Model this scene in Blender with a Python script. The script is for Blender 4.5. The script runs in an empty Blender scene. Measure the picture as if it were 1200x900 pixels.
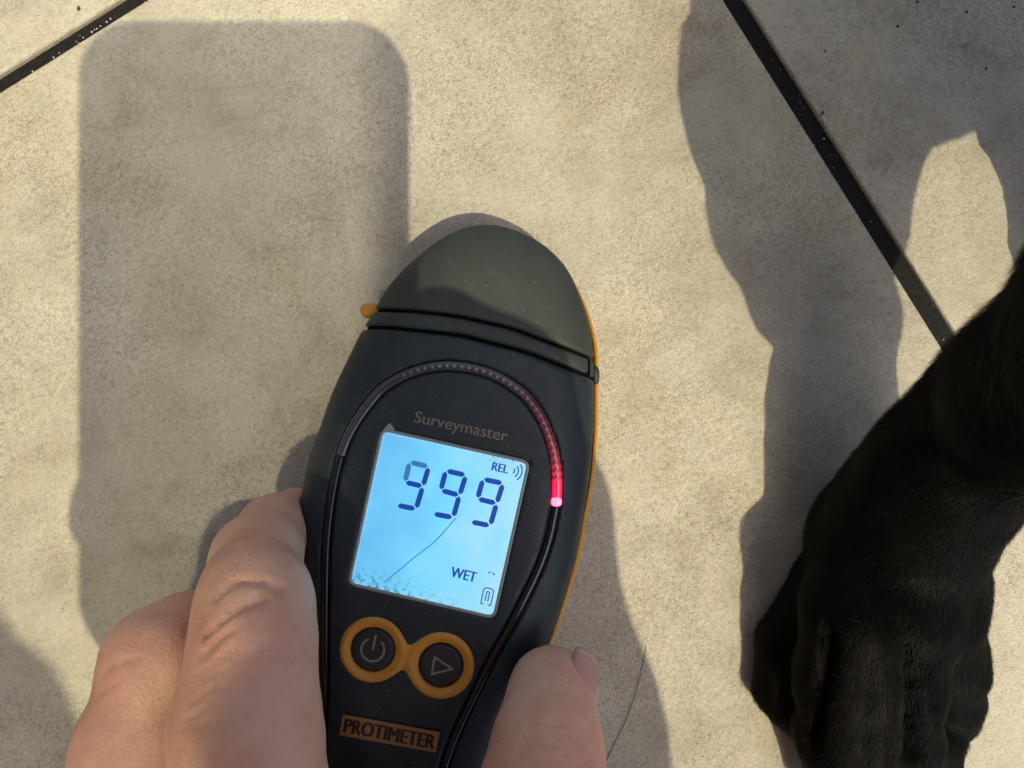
import bpy, math, random
import numpy as np
from mathutils import Vector

# ------------------------------------------------------------------ camera, sky, sun, exposure
sc = bpy.context.scene
COL = sc.collection
MM = 0.001
CAM_Z = 180.0                                   # the phone's lens is 18 cm above the paving
cam = bpy.data.cameras.new('camera')
cam_o = bpy.data.objects.new('camera', cam)
COL.objects.link(cam_o)
cam_o.location = (0, 0, CAM_Z*MM)
cam.lens = 27.0
cam.clip_start = 0.0004
cam.clip_end = 500.0
sc.camera = cam_o

SUN = Vector((.217, -.383, 1.0)).normalized()
world = bpy.data.worlds.new('World')
sc.world = world
world.use_nodes = True
_nt = world.node_tree
_sky = _nt.nodes.new('ShaderNodeTexSky')
_sky.sky_type = 'NISHITA'
_sky.sun_disc = False
_sky.air_density = .8
_sky.dust_density = 4.0
_sky.sun_elevation = math.asin(SUN.z)
_sky.sun_rotation = math.atan2(SUN.x, SUN.y)
_nt.links.new(_sky.outputs[0], _nt.nodes['Background'].inputs[0])
_nt.nodes['Background'].inputs[1].default_value = 0.15
sun = bpy.data.lights.new('sun', 'SUN')
sun.energy = 2.45
sun.angle = math.radians(.5)
sun.color = (1.0, .88, .58)
sun_o = bpy.data.objects.new('sun', sun)
COL.objects.link(sun_o)
sun_o.location = (.4, -.7, 1.8)
sun_o.rotation_euler = SUN.to_track_quat('Z', 'Y').to_euler()
sc.view_settings.view_transform = 'Standard'
sc.view_settings.look = 'None'
sc.view_settings.exposure = 0.53
sc.view_settings.gamma = 1.0
sc.view_settings.use_curve_mapping = False
cy = sc.cycles
cy.use_guiding = True                           # finds the sun mirrored in the window beside the patio
cy.sample_clamp_indirect = 0
cy.blur_glossy = 0
cy.caustics_reflective = True
cy.use_denoising = True

rng = np.random.default_rng(7)

# ------------------------------------------------------------------ helpers
def W(px, py, z):
    """where the photograph's pixel lies in the place at height z (millimetres)"""
    k = (CAM_Z - z)/CAM_Z/5.0
    return np.array([(px - 600)*k, (450 - py)*k, z])

def tag(o, label=None, cat=None, group=None, kind=None):
    if label: o['label'] = label
    if cat: o['category'] = cat
    if group: o['group'] = group
    if kind: o['kind'] = kind
    return o

def empty(name, loc=(0, 0, 0)):
    o = bpy.data.objects.new(name, None)
    o.empty_display_size = .02
    o.location = [c*MM for c in loc]
    COL.objects.link(o)
    return o

def origin_of(o):
    v = Vector((0, 0, 0))
    while o is not None:
        v += o.location
        o = o.parent
    return np.array(v)/MM

def mesh_obj(name, V, F, mat, parent=None, smooth=True, uv=None, base=None):
    """V in world millimetres, F a list of index tuples or an int array (n,3|4); linked as one mesh object"""
    V = np.asarray(V, dtype=np.float64)
    if parent is not None:
        b = origin_of(parent)
    elif base is not None:
        b = np.asarray(base, float)
    else:
        b = np.zeros(3)
    me = bpy.data.meshes.new(name)
    Vl = (V - b)*MM
    if isinstance(F, np.ndarray):
        n, k = F.shape
        me.vertices.add(len(Vl)); me.vertices.foreach_set('co', Vl.astype(np.float32).ravel())
        me.loops.add(n*k); me.loops.foreach_set('vertex_index', F.astype(np.int32).ravel())
        me.polygons.add(n)
        me.polygons.foreach_set('loop_start', (np.arange(n)*k).astype(np.int32))
        me.update(calc_edges=True); me.validate()
    else:
        me.from_pydata([tuple(v) for v in Vl], [], [tuple(int(i) for i in f) for f in F])
        me.update()
    me.polygons.foreach_set('use_smooth', np.full(len(me.polygons), bool(smooth)))
    if uv is not None:
        l = me.uv_layers.new(name='UVMap')
        idx = np.empty(len(me.loops), dtype=np.int32); me.loops.foreach_get('vertex_index', idx)
        l.data.foreach_set('uv', np.asarray(uv, np.float32)[idx].ravel())
    o = bpy.data.objects.new(name, me)
    COL.objects.link(o)
    if mat is not None:
        me.materials.append(mat)
    if parent is not None:
        o.parent = parent
    else:
        o.location = b*MM
    return o

def join(*parts):
    """several (V,F) with the same face size -> one (V,F)"""
    Vs, Fs, n = [], [], 0
    for V, F in parts:
        Vs.append(np.asarray(V)); Fs.append(np.asarray(F) + n); n += len(V)
    return np.concatenate(Vs), np.concatenate(Fs)

def box(x0, x1, y0, y1, z0, z1):
    V = np.array([(x, y, z) for z in (z0, z1) for y in (y0, y1) for x in (x0, x1)], float)
    F = np.array([(0, 2, 3, 1), (4, 5, 7, 6), (0, 1, 5, 4), (2, 6, 7, 3), (0, 4, 6, 2), (1, 3, 7, 5)])
    return V, F

def surface_nets(D, o, h):
    """quads of the zero level of a sampled signed distance field (negative inside)"""
    S = D < 0
    nx, ny, nz = D.shape
    cnt = np.zeros((nx-1, ny-1, nz-1), dtype=np.int8)
    for a in (0, 1):
        for b in (0, 1):
            for c in (0, 1):
                cnt += S[a:nx-1+a, b:ny-1+b, c:nz-1+c]
    act = (cnt > 0) & (cnt < 8)
    I = np.argwhere(act)
    vid = np.full(act.shape, -1, dtype=np.int64)
    vid[act] = np.arange(len(I))
    P = np.zeros((len(I), 3)); N = np.zeros(len(I))
    cs = [(a, b, c) for a in (0, 1) for b in (0, 1) for c in (0, 1)]
    vals = {q: D[I[:, 0]+q[0], I[:, 1]+q[1], I[:, 2]+q[2]].astype(np.float64) for q in cs}
    for q in cs:
        for ax in range(3):
            if q[ax] == 0:
                r = list(q); r[ax] = 1; r = tuple(r)
                v0, v1 = vals[q], vals[r]
                m = (v0 < 0) != (v1 < 0)
                t = np.where(m, v0/np.where(m, v0 - v1, 1), 0)
                p = np.tile(np.array(q, float), (len(I), 1)); p[:, ax] = t
                P[m] += p[m]; N[m] += 1
    V = (I + P/N[:, None])*h + np.array(o)
    Q = []
    for ax in range(3):
        u, w = (ax+1) % 3, (ax+2) % 3
        sl0 = [slice(None)]*3; sl1 = [slice(None)]*3
        sl0[ax] = slice(0, -1); sl1[ax] = slice(1, None)
        A, B = S[tuple(sl0)], S[tuple(sl1)]
        E = np.argwhere(A != B)
        ok = (E[:, u] > 0) & (E[:, w] > 0) & (E[:, u] < D.shape[u]-1) & (E[:, w] < D.shape[w]-1)
        E = E[ok]
        fl = A[E[:, 0], E[:, 1], E[:, 2]]
        q = []
        for du, dw in ((-1, -1), (0, -1), (0, 0), (-1, 0)):
            c = E.copy(); c[:, u] += du; c[:, w] += dw
            q.append(vid[c[:, 0], c[:, 1], c[:, 2]])
        q = np.stack(q, 1)
        q[~fl] = q[~fl][:, ::-1]
        Q.append(q)
    return V, np.concatenate(Q)

def grid(lo, hi, h):
    ax = [np.arange(lo[i], hi[i] + h, h, dtype=np.float32) for i in range(3)]
    return ax, [ax[0][:, None, None], ax[1][None, :, None], ax[2][None, None, :]]

class Blk:
    """part of a field: values A on the sub-grid sl of the grid G"""
    def __init__(s, G, sl, A): s.G, s.sl, s.A = G, sl, A
    def full(s):
        D = np.full(tuple(g.size for g in s.G), 60.0, np.float32)
        D[s.sl] = s.A
        return D
def sub_grid(G, lo, hi):
    sl = []
    for i in range(3):
        a = G[i].ravel()
        i0 = int(np.searchsorted(a, lo[i])); i1 = int(np.searchsorted(a, hi[i], 'right'))
        i0 = min(i0, a.size-1); sl.append(slice(i0, max(i1, i0+1)))
    return tuple(sl), [G[0][sl[0]], G[1][:, sl[1]], G[2][:, :, sl[2]]]
def margin(G): return 16.0 if G[0].ravel()[1] - G[0].ravel()[0] < 3.5 else 48.0

def cone_raw(G, a, b, ra, rb):
    """distance to a tapering capsule"""
    X, Y, Z = G
    a = np.asarray(a, np.float32); b = np.asarray(b, np.float32)
    d = b - a; L = float(d @ d) + 1e-9
    t = np.clip(((X-a[0])*d[0] + (Y-a[1])*d[1] + (Z-a[2])*d[2])/np.float32(L), 0, 1)
    r = np.sqrt((X-a[0]-t*d[0])**2 + (Y-a[1]-t*d[1])**2 + (Z-a[2]-t*d[2])**2)
    return r - (np.float32(ra) + t*np.float32(rb - ra))

def chain(G, pts, k=3.0):
    """tapering limb through pts [(xyz, radius), ...]"""
    m = margin(G)
    lo = np.min([np.asarray(p, float) - r for p, r in pts], axis=0) - m
    hi = np.max([np.asarray(p, float) + r for p, r in pts], axis=0) + m
    sl, g = sub_grid(G, lo, hi)
    D = None
    for (p, r), (q, s) in zip(pts[:-1], pts[1:]):
        d = cone_raw(g, p, q, r, s)
        D = d if D is None else smin_raw(D, d, k)
    return Blk(G, sl, D)

def cone_sdf(G, a, b, ra, rb): return chain(G, [(a, ra), (b, rb)])

def smin_raw(a, b, k):
    if k <= 0: return np.minimum(a, b)
    h = np.maximum(k - np.abs(a - b), 0)/np.float32(k)
    return np.minimum(a, b) - h*h*np.float32(k*.25)

def smin(a, b, k):
    if isinstance(a, Blk): a = a.full()
    if isinstance(b, Blk):
        a[b.sl] = smin_raw(a[b.sl], b.A, k)
        return a
    return smin_raw(a, b, k)

def catmull(P, n=8, closed=False):
    P = np.asarray(P, float); out = []
    m = len(P)
    for i in range(m if closed else m-1):
        if closed:
            p0, p1, p2, p3 = P[(i-1) % m], P[i], P[(i+1) % m], P[(i+2) % m]
        else:
            p0, p1, p2, p3 = P[max(i-1, 0)], P[i], P[i+1], P[min(i+2, m-1)]
        for j in range(n):
            t = j/n
            out.append(.5*(2*p1 + (p2-p0)*t + (2*p0-5*p1+4*p2-p3)*t*t + (3*p1-p0-3*p2+p3)*t**3))
    if not closed: out.append(P[-1])
    return np.array(out)

def line_dist(X, Y, P, closed=False):
    """unsigned distance from points to a 2D polyline"""
    D = np.full(np.broadcast(X, Y).shape, 1e9)
    n = len(P)
    for i in range(n if closed else n-1):
        a, b = P[i], P[(i+1) % n]
        d = b - a; L = d @ d + 1e-12
        t = np.clip(((X-a[0])*d[0] + (Y-a[1])*d[1])/L, 0, 1)
        D = np.minimum(D, (X-a[0]-t*d[0])**2 + (Y-a[1]-t*d[1])**2)
    return np.sqrt(D)

def inside(X, Y, P):
    c = np.zeros(np.broadcast(X, Y).shape, dtype=bool)
    n = len(P)
    for i in range(n):
        (x0, y0), (x1, y1) = P[i], P[(i+1) % n]
        if y0 == y1: continue
        m = ((y0 > Y) != (y1 > Y)) & (X < (x1-x0)*(Y-y0)/(y1-y0) + x0)
        c ^= m
    return c

def poly_sdf(X, Y, P):
    d = line_dist(X, Y, P, True)
    return np.where(inside(X, Y, P), -d, d)

def sweep(P, r, n=10, flat=1.0, cap=True):
    """tube along 3D points P with radius r (number or array), squashed in z by flat"""
    P = np.asarray(P, float); m = len(P)
    r = np.broadcast_to(r, (m,))
    T = np.gradient(P, axis=0); T /= np.linalg.norm(T, axis=1)[:, None]
    up = np.array([0, 0, 1.0])
    V = []
    for i in range(m):
        ref = up if abs(T[i] @ up) < .95 else np.array([1.0, 0, 0])
        s = np.cross(T[i], ref); s /= np.linalg.norm(s); u = np.cross(s, T[i])
        for j in range(n):
            a = 2*math.pi*j/n
            V.append(P[i] + s*math.cos(a)*r[i] + u*math.sin(a)*r[i]*flat)
    F = [(i*n+j, i*n+(j+1) % n, (i+1)*n+(j+1) % n, (i+1)*n+j) for i in range(m-1) for j in range(n)]
    if cap:
        F.append(tuple(range(n))[::-1]); F.append(tuple((m-1)*n+j for j in range(n)))
    return np.array(V), F

# ------------------------------------------------------------------ materials
def new_mat(name, col=(.5, .5, .5), rough=.6, **kw):
    m = bpy.data.materials.new(name); m.use_nodes = True
    b = m.node_tree.nodes['Principled BSDF']
    b.inputs['Base Color'].default_value = (*col, 1)
    b.inputs['Roughness'].default_value = rough
    for k, v in kw.items():
        b.inputs[k.replace('_', ' ')].default_value = v
    return m

class NT:
    def __init__(s, m): s.m = m; s.t = m.node_tree; s.b = s.t.nodes['Principled BSDF']
    def n(s, typ, **kw):
        x = s.t.nodes.new(typ)
        for k, v in kw.items(): setattr(x, k, v)
        return x
    def l(s, a, b): s.t.links.new(a, b)
    def coord(s, kind='Object'): return s.n('ShaderNodeTexCoord').outputs[kind]
    def noise(s, scale, detail=2.0, rough=.5, co=None, dist=0.0):
        x = s.n('ShaderNodeTexNoise'); x.inputs['Scale'].default_value = scale
        x.inputs['Detail'].default_value = detail; x.inputs['Roughness'].default_value = rough
        x.inputs['Distortion'].default_value = dist
        s.l(co if co is not None else s.coord(), x.inputs['Vector'])
        return x.outputs['Fac']
    def ramp(s, fac, stops):
        x = s.n('ShaderNodeValToRGB'); e = x.color_ramp.elements
        while len(e) < len(stops): e.new(.5)
        for i, (p, c) in enumerate(stops):
            e[i].position = p; e[i].color = (*c, 1) if not isinstance(c, (int, float)) else (c, c, c, 1)
        s.l(fac, x.inputs['Fac'])
        return x.outputs['Color']
    def mix(s, fac, a, b, mode='MIX'):
        x = s.n('ShaderNodeMix', data_type='RGBA', blend_type=mode)
        for sock, v in ((x.inputs[0], fac), (x.inputs[6], a), (x.inputs[7], b)):
            if isinstance(v, (int, float)): sock.default_value = v
            elif isinstance(v, tuple): sock.default_value = (*v, 1)
            else: s.l(v, sock)
        return x.outputs[2]
    def math(s, op, a, b=0.0, clamp=False):
        x = s.n('ShaderNodeMath', operation=op, use_clamp=clamp)
        for sock, v in ((x.inputs[0], a), (x.inputs[1], b)):
            if isinstance(v, (int, float)): sock.default_value = v
            else: s.l(v, sock)
        return x.outputs[0]
    def bump(s, h, dist, strength=1.0, prev=None):
        x = s.n('ShaderNodeBump'); x.inputs['Distance'].default_value = dist; x.inputs['Strength'].default_value = strength
        s.l(h, x.inputs['Height'])
        if prev is not None: s.l(prev, x.inputs['Normal'])
        return x.outputs['Normal']

def porcelain_mat():
    m = new_mat('porcelain_paving', (.4, .36, .3), .62)
    t = NT(m); co = t.coord('Object')
    oi = t.n('ShaderNodeObjectInfo').outputs['Random']
    v = t.n('ShaderNodeVectorMath', operation='ADD'); t.l(co, v.inputs[0])
    c = t.n('ShaderNodeCombineXYZ'); t.l(t.math('MULTIPLY', oi, 7.0), c.inputs[2]); t.l(c.outputs[0], v.inputs[1])
    co = v.outputs[0]
    big = t.noise(16, 4, .6, co, .6); mid = t.noise(75, 5, .68, co, .4)
    fine = t.noise(820, 3, .75, co); grain = t.noise(2300, 2, .6, co)
    base = t.ramp(big, [(.3, (.37, .345, .270)), (.5, (.42, .394, .315)), (.72, (.455, .43, .355))])
    base = t.mix(.75, base, t.ramp(mid, [(.28, (.74, .725, .69)), (.46, (.95, .95, .94)), (.60, (1.03, 1.03, 1.04)), (.75, (1.14, 1.14, 1.14))]), 'MULTIPLY')
    cloud = t.noise(27, 6, .72, co, 1.2)
    base = t.mix(.8, base, t.ramp(cloud, [(.32, (.80, .785, .75)), (.48, (1, 1, 1)), (.66, (1.10, 1.10, 1.11))]), 'MULTIPLY')
    grey = t.ramp(t.noise(19, 5, .65, co, .8), [(.42, 0.0), (.62, 1.0)])
    base = t.mix(t.math('MULTIPLY', grey, .55), base, t.mix(1.0, base, (.98, 1.0, 1.06), 'MULTIPLY'))
    tan = t.ramp(t.noise(14, 5, .7, co, 1.0), [(.5, 0.0), (.68, 1.0)])
    base = t.mix(t.math('MULTIPLY', tan, .6), base, t.mix(1.0, base, (.94, .88, .76), 'MULTIPLY'))
    patch = t.ramp(t.noise(24, 4, .7, co), [(.36, .35), (.62, 1.0)])
    pink = t.ramp(t.noise(48, 3, .6, co), [(.58, 0.0), (.75, 1.0)])
    base = t.mix(t.math('MULTIPLY', pink, .14), base, (.46, .36, .31))
    base = t.mix(t.math('MULTIPLY', patch, .85), base, t.ramp(fine, [(.3, (.62, .60, .56)), (.5, (1, 1, 1)), (.72, (1.22, 1.22, 1.18))]), 'MULTIPLY')
    base = t.mix(t.math('MULTIPLY', patch, .95), base, t.ramp(grain, [(.3, (.62, .61, .58)), (.52, (1, 1, 1)), (.75, (1.25, 1.25, 1.22))]), 'MULTIPLY')
    pit = t.ramp(t.noise(330, 3, .6, co), [(.68, 0.0), (.74, 1.0)])
    base = t.mix(t.math('MULTIPLY', pit, .35), base, (.16, .14, .12))
    t.l(base, t.b.inputs['Base Color'])
    t.l(t.ramp(mid, [(.3, .7), (.7, .5)]), t.b.inputs['Roughness'])
    n = t.bump(fine, .00045, .7)
    n = t.bump(grain, .0004, .8, n)
    n = t.bump(mid, .0008, .3, n)
    t.l(n, t.b.inputs['Normal'])
    return m

def grout_mat():
    m = new_mat('black_joint_filler', (.02, .02, .022), .7)
    t = NT(m)
    f = t.noise(700, 4, .7); g = t.noise(160, 3, .6)
    t.l(t.mix(g, t.ramp(f, [(.3, (.004, .004, .0045)), (.7, (.021, .02, .02))]), (.010, .0095, .010)), t.b.inputs['Base Color'])
    t.b.inputs['Specular IOR Level'].default_value = .15
    t.l(t.bump(f, .0006, .8), t.b.inputs['Normal'])
    return m

def plastic_mat(name, col, rough, dust=.0, bump=.00006, scale=1600, spec=.5):
    m = new_mat(name, col, rough); t = NT(m)
    t.b.inputs['Specular IOR Level'].default_value = spec
    f = t.noise(scale, 2, .6); g = t.noise(90, 4, .65)
    a = t.mix(t.ramp(g, [(.35, 0.0), (.7, .35)]), col, tuple(min(1, c*1.35 + .004) for c in col))
    w = t.math('MULTIPLY', t.ramp(t.noise(38, 5, .75, dist=1.5), [(.45, 0.0), (.75, 1.0)]), t.ramp(t.noise(420, 3, .7), [(.35, 0.0), (.65, 1.0)]))
    a = t.mix(t.math('MULTIPLY', w, dust*1.1), a, (.17, .165, .15))
    d = t.ramp(t.noise(900, 1, .4), [(.72, 0.0), (.76, 1.0)])
    a = t.mix(t.math('MULTIPLY', d, dust), a, (.3, .29, .26))
    t.l(a, t.b.inputs['Base Color'])
    t.l(t.ramp(g, [(.3, max(.05, rough - .14)), (.7, min(1, rough + .14))]), t.b.inputs['Roughness'])
    t.l(t.bump(f, bump, .7), t.b.inputs['Normal'])
    return m

def skin_mat():
    m = new_mat('skin', (.55, .34, .26), .5); t = NT(m)
    a = t.noise(55, 4, .6); b = t.noise(210, 4, .65); c = t.noise(900, 2, .5)
    vor = t.n('ShaderNodeTexVoronoi', feature='DISTANCE_TO_EDGE'); vor.inputs['Scale'].default_value = 900
    t.l(t.coord(), vor.inputs['Vector'])
    col = t.ramp(a, [(.3, (.60, .295, .215)), (.5, (.67, .372, .265)), (.7, (.69, .43, .295))])
    col = t.mix(.5, col, t.ramp(b, [(.3, (.84, .74, .70)), (.55, (1, 1, 1)), (.8, (1.06, 1.04, 1.0))]), 'MULTIPLY')
    t.l(col, t.b.inputs['Base Color'])
    t.b.inputs['Specular IOR Level'].default_value = .35
    n = t.bump(vor.outputs['Distance'], .0004, .35)
    n = t.bump(b, .0009, .35, n)
    n = t.bump(c, .0002, .4, n)
    t.l(n, t.b.inputs['Normal'])
    return m

def cloth_mat(name, col):
    m = new_mat(name, col, .9); t = NT(m)
    w = t.noise(700, 3, .6)
    t.l(t.mix(w, tuple(c*.6 for c in col), tuple(c*1.4 for c in col)), t.b.inputs['Base Color'])
    t.l(t.bump(w, .0006, .6), t.b.inputs['Normal'])
    return m

def fur_mat(name, rough):
    m = new_mat(name, (.006, .0055, .005), rough); t = NT(m)
    t.l(t.ramp(t.noise(95, 5, .75), [(.35, (.0016, .0015, .0014)), (.6, (.0038, .0034, .003)), (.80, (.012, .0095, .007))]), t.b.inputs['Base Color'])
    t.b.inputs['Specular IOR Level'].default_value = .08
    return m

def emit(m, col, strength):
    b = m.node_tree.nodes['Principled BSDF']
    b.inputs['Emission Color'].default_value = (*col, 1)
    b.inputs['Emission Strength'].default_value = strength
    return m

M_TILE = porcelain_mat()
M_GROUT = grout_mat()
M_SHELL = plastic_mat('charcoal_rubberised_plastic', (.032, .038, .035), .6, dust=.13, spec=.3)
M_FACE = plastic_mat('charcoal_plastic_smooth', (.0135, .0225, .029), .5, dust=.12, spec=.35)
M_ORANGE = plastic_mat('orange_plastic', (.58, .26, .03), .45)
M_BLACK = new_mat('gloss_black_plastic', (.006, .006, .007), .16)
M_VOID = new_mat('matt_black_core', (.004, .004, .004), .95, Specular_IOR_Level=.05)
M_GREY = plastic_mat('matt_grey_print', (.20, .185, .17), .6)
M_PRINT = plastic_mat('bronze_print', (.16, .13, .10), .5)
M_SKIN = skin_mat()
M_NAIL = new_mat('nail', (.50, .28, .235), .45)
M_FUR = fur_mat('black_fur_skin', .75)
M_HAIR = fur_mat('black_fur', .55)
M_CLAW = new_mat('claw', (.015, .013, .012), .35)
M_NAVY = cloth_mat('navy_fleece', (.02, .028, .05))
M_DENIM = cloth_mat('dark_denim', (.03, .04, .07))
M_BROWN_HAIR = new_mat('brown_hair', (.05, .03, .02), .6)

# ------------------------------------------------------------------ ground and paving
gv, gf = box(-60000, 60000, -60000, 60000, -600, -23)
g_m = new_mat('bare_soil', (.14, .11, .08), .95)
_t = NT(g_m); _t.l(_t.ramp(_t.noise(3, 6, .6), [(.3, (.09, .07, .05)), (.7, (.17, .14, .10))]), _t.b.inputs['Base Color'])
tag(mesh_obj('ground', gv, gf, g_m, smooth=False), kind='structure')

ANG = math.radians(32.1)
DU = np.array([math.cos(ANG), math.sin(ANG)]); DV = np.array([-math.sin(ANG), math.cos(ANG)])
pu = W(987, 200, 0)[:2] @ DU                 # the joint that runs down to the dog's leg
pv = W(77.5, 48.5, 0)[:2] @ DV               # the joint across the upper left corner
T = 600.0; GU, GV = 4.5, 3.5
paving = mesh_obj('paving', *box(-2400, 2400, -2400, 2400, -22, -21), M_GROUT, smooth=False)
tag(paving, kind='structure')

def slab_mesh():
    """one 600 mm porcelain slab with a chamfered arris, local frame u,v"""
    hu, hv, c = (T-GU)/2, (T-GV)/2, .55
    rings = [(0, -20), (0, -c), (c*.45, -c*.2), (c*1.3, 0)]
    V = []; F = []
    for d, z in rings:
        V += [(-hu+d, -hv+d, z), (hu-d, -hv+d, z), (hu-d, hv-d, z), (-hu+d, hv-d, z)]
    for k in range(3):
        for j in range(4):
            F.append((k*4+j, k*4+(j+1) % 4, k*4+4+(j+1) % 4, k*4+4+j))
    F.append((12, 13, 14, 15)); F.append((3, 2, 1, 0))
    me = bpy.data.meshes.new('paving_slab')
    me.from_pydata([tuple(np.array(v)*MM) for v in V], [], F); me.update()
    me.materials.append(M_TILE)
    return me
slab = slab_mesh()
for i in range(-3, 3):
    for j in range(-3, 3):
        cu, cv = pu + (i+.5)*T, pv + (j+.5)*T
        p = DU*cu + DV*cv
        o = bpy.data.objects.new('paving_slab', slab); COL.objects.link(o)
        o.parent = paving
        o.location = (p[0]*MM, p[1]*MM, 0)
        o.rotation_euler = (0, 0, ANG + (0, math.pi/2, math.pi, -math.pi/2)[(i*3+j*5) % 4] * (1 if False else 0))
# black compressible filler recessed between the slabs
def filler(horizontal):
    parts = []
    for k in range(-3, 4):
        if horizontal:
            u0, u1, v0, v1 = pu-3*T, pu+3*T, pv+k*T-GV/2-.05, pv+k*T+GV/2+.05
        else:
            u0, u1, v0, v1 = pu+k*T-GU/2-.05, pu+k*T+GU/2+.05, pv-3*T, pv+3*T
        V, F = box(u0, u1, v0, v1, -19, -1.6 if horizontal else -1.55)
        R = V.copy(); R[:, 0] = V[:, 0]*DU[0] + V[:, 1]*DV[0]; R[:, 1] = V[:, 0]*DU[1] + V[:, 1]*DV[1]
        parts.append((R, F))
    return join(*parts)
tag(mesh_obj('joint_filler', *filler(True), M_GROUT, paving, smooth=False), kind='stuff')
tag(mesh_obj('joint_filler', *filler(False), M_GROUT, paving, smooth=False), kind='stuff')

# grit: pale crumbs in the joint, a few dark specks on the slabs
def crumb(p, r):
    a = rng.uniform(.6, 1.2, (6, 1))*r
    V = np.array([(1, 0, 0), (-1, 0, 0), (0, 1, 0), (0, -1, 0), (0, 0, 1), (0, 0, -1)], float)*a + p
    F = np.array([(0, 2, 4), (2, 1, 4), (1, 3, 4), (3, 0, 4), (2, 0, 5), (1, 2, 5), (3, 1, 5), (0, 3, 5)])
    return V, F
pale = []
for q in ((112, 19), (61, 52), (89, 49), (69, 62), (63, 67), (38, 83), (108, 37), (111, 35), (113, 34), (97, 44), (118, 31), (966, 163), (125, 26), (130, 22)):
    pale.append(crumb(W(*q, -.9) + np.append(rng.uniform(-.1, .1, 2), 0), rng.uniform(.2, .34)))
for _ in range(60):
    s = rng.uniform(-280, 280)
    p = DU*(pu + s) + DV*(pv + rng.uniform(-1.6, -.9)); pale.append(crumb(np.array([p[0], p[1], -1.4]), rng.uniform(.12, .28)))
    p = DU*(pu + rng.uniform(-2, 2)) + DV*(pv + s); pale.append(crumb(np.array([p[0], p[1], -1.4]), rng.uniform(.1, .2)))
for _ in range(500):
    pale.append(crumb(np.array([rng.uniform(-170, 170), rng.uniform(-130, 130), .05]), rng.uniform(.06, .15)))
tag(mesh_obj('grit', *join(*pale), new_mat('pale_grit', (.5, .47, .4), .8), smooth=False), kind='stuff')
dark = [crumb(W(92, 10, .2), .55), crumb(W(92, 8, .3), .4), crumb(W(964, 132, .2), .5), crumb(W(962, 135, .2), .3)]
for q in ((1052, 31), (1133, 14), (1156, 80), (967, 60), (1075, 2), (1188, 8)):
    dark.append(crumb(W(*q, .1), rng.uniform(.3, .5)))
for _ in range(160):
    dark.append(crumb(np.array([rng.uniform(-150, 150), rng.uniform(-120, 120), .05]), rng.uniform(.08, .2)))
tag(mesh_obj('dirt_specks', *join(*dark), new_mat('dark_dirt', (.035, .03, .025), .9), smooth=False), kind='stuff')

# ------------------------------------------------------------------ the moisture meter
OUT_PX = [(568, 264), (592, 267), (617, 276), (640, 290), (657, 306), (668, 322), (677, 340), (687, 367), (692, 395),
          (695, 417), (696, 440), (696, 470), (695, 507), (693, 535), (690, 565), (684, 600), (678, 637), (670, 672),
          (655, 722), (640, 765), (622, 800), (602, 850), (588, 900), (572, 960), (550, 1060), (520, 1150), (480, 1205),
          (430, 1222), (385, 1200), (362, 1150), (362, 1060), (372, 980), (376, 900), (373, 830), (367, 760), (359, 690),
          (352, 640), (351, 605), (356, 567), (363, 537), (377, 497), (390, 460), (411, 415), (425, 387), (436, 370),
          (446, 351), (456, 336), (468, 322), (480, 310), (498, 295), (517, 281), (541, 269)]
ZE, ZC = 14.5, 23.0
OUT = np.array([W(x, y, ZE)[:2] for x, y in catmull(OUT_PX, 4, True)])
TIP = W(568, 264, ZE)[:2]; AX = np.array([.205, .979])
def along(X, Y): return (TIP[0]-X)*AX[0] + (TIP[1]-Y)*AX[1]
def ztop_d(dd, s):
    """height of the casing's face: dd = distance inside the outline, s = distance from the tip"""
    zc = ZC - 3.0*np.maximum(0, 1 - s/32)**2
    ze = ZE + .8*np.maximum(0, 1 - s/26)
    q = np.clip(dd/11.5, 0, 1)
    return ze + (zc - ze)*np.sqrt(np.maximum(0, 1-(1-q)**2.2))
_lx, _ly = np.arange(-64, 32, .3), np.arange(-160, 50, .3)
_LX, _LY = np.meshgrid(_lx, _ly, indexing='ij')
_OUT2 = OUT[::2]
_LD = poly_sdf(_LX, _LY, _OUT2)
_LZ = ztop_d(np.maximum(0, -_LD), along(_LX, _LY))
def lut(T, x, y):
    fx = np.clip((np.asarray(x)-_lx[0])/.3, 0, len(_lx)-1.001); fy = np.clip((np.asarray(y)-_ly[0])/.3, 0, len(_ly)-1.001)
    i = fx.astype(int); j = fy.astype(int); u = fx-i; v = fy-j
    return T[i, j]*(1-u)*(1-v) + T[i+1, j]*u*(1-v) + T[i, j+1]*(1-u)*v + T[i+1, j+1]*u*v
def ztop(x, y): return float(lut(_LZ, x, y))
def P(px, py, off=0.0):
    """point on the casing's face that shows at that pixel, raised by off"""
    z = ZC
    for _ in range(6):
        w = W(px, py, z); z = ztop(w[0], w[1]) + off
    return W(px, py, z)
def P2(pts): return np.array([P(x, y)[:2] for x, y in pts])

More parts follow.
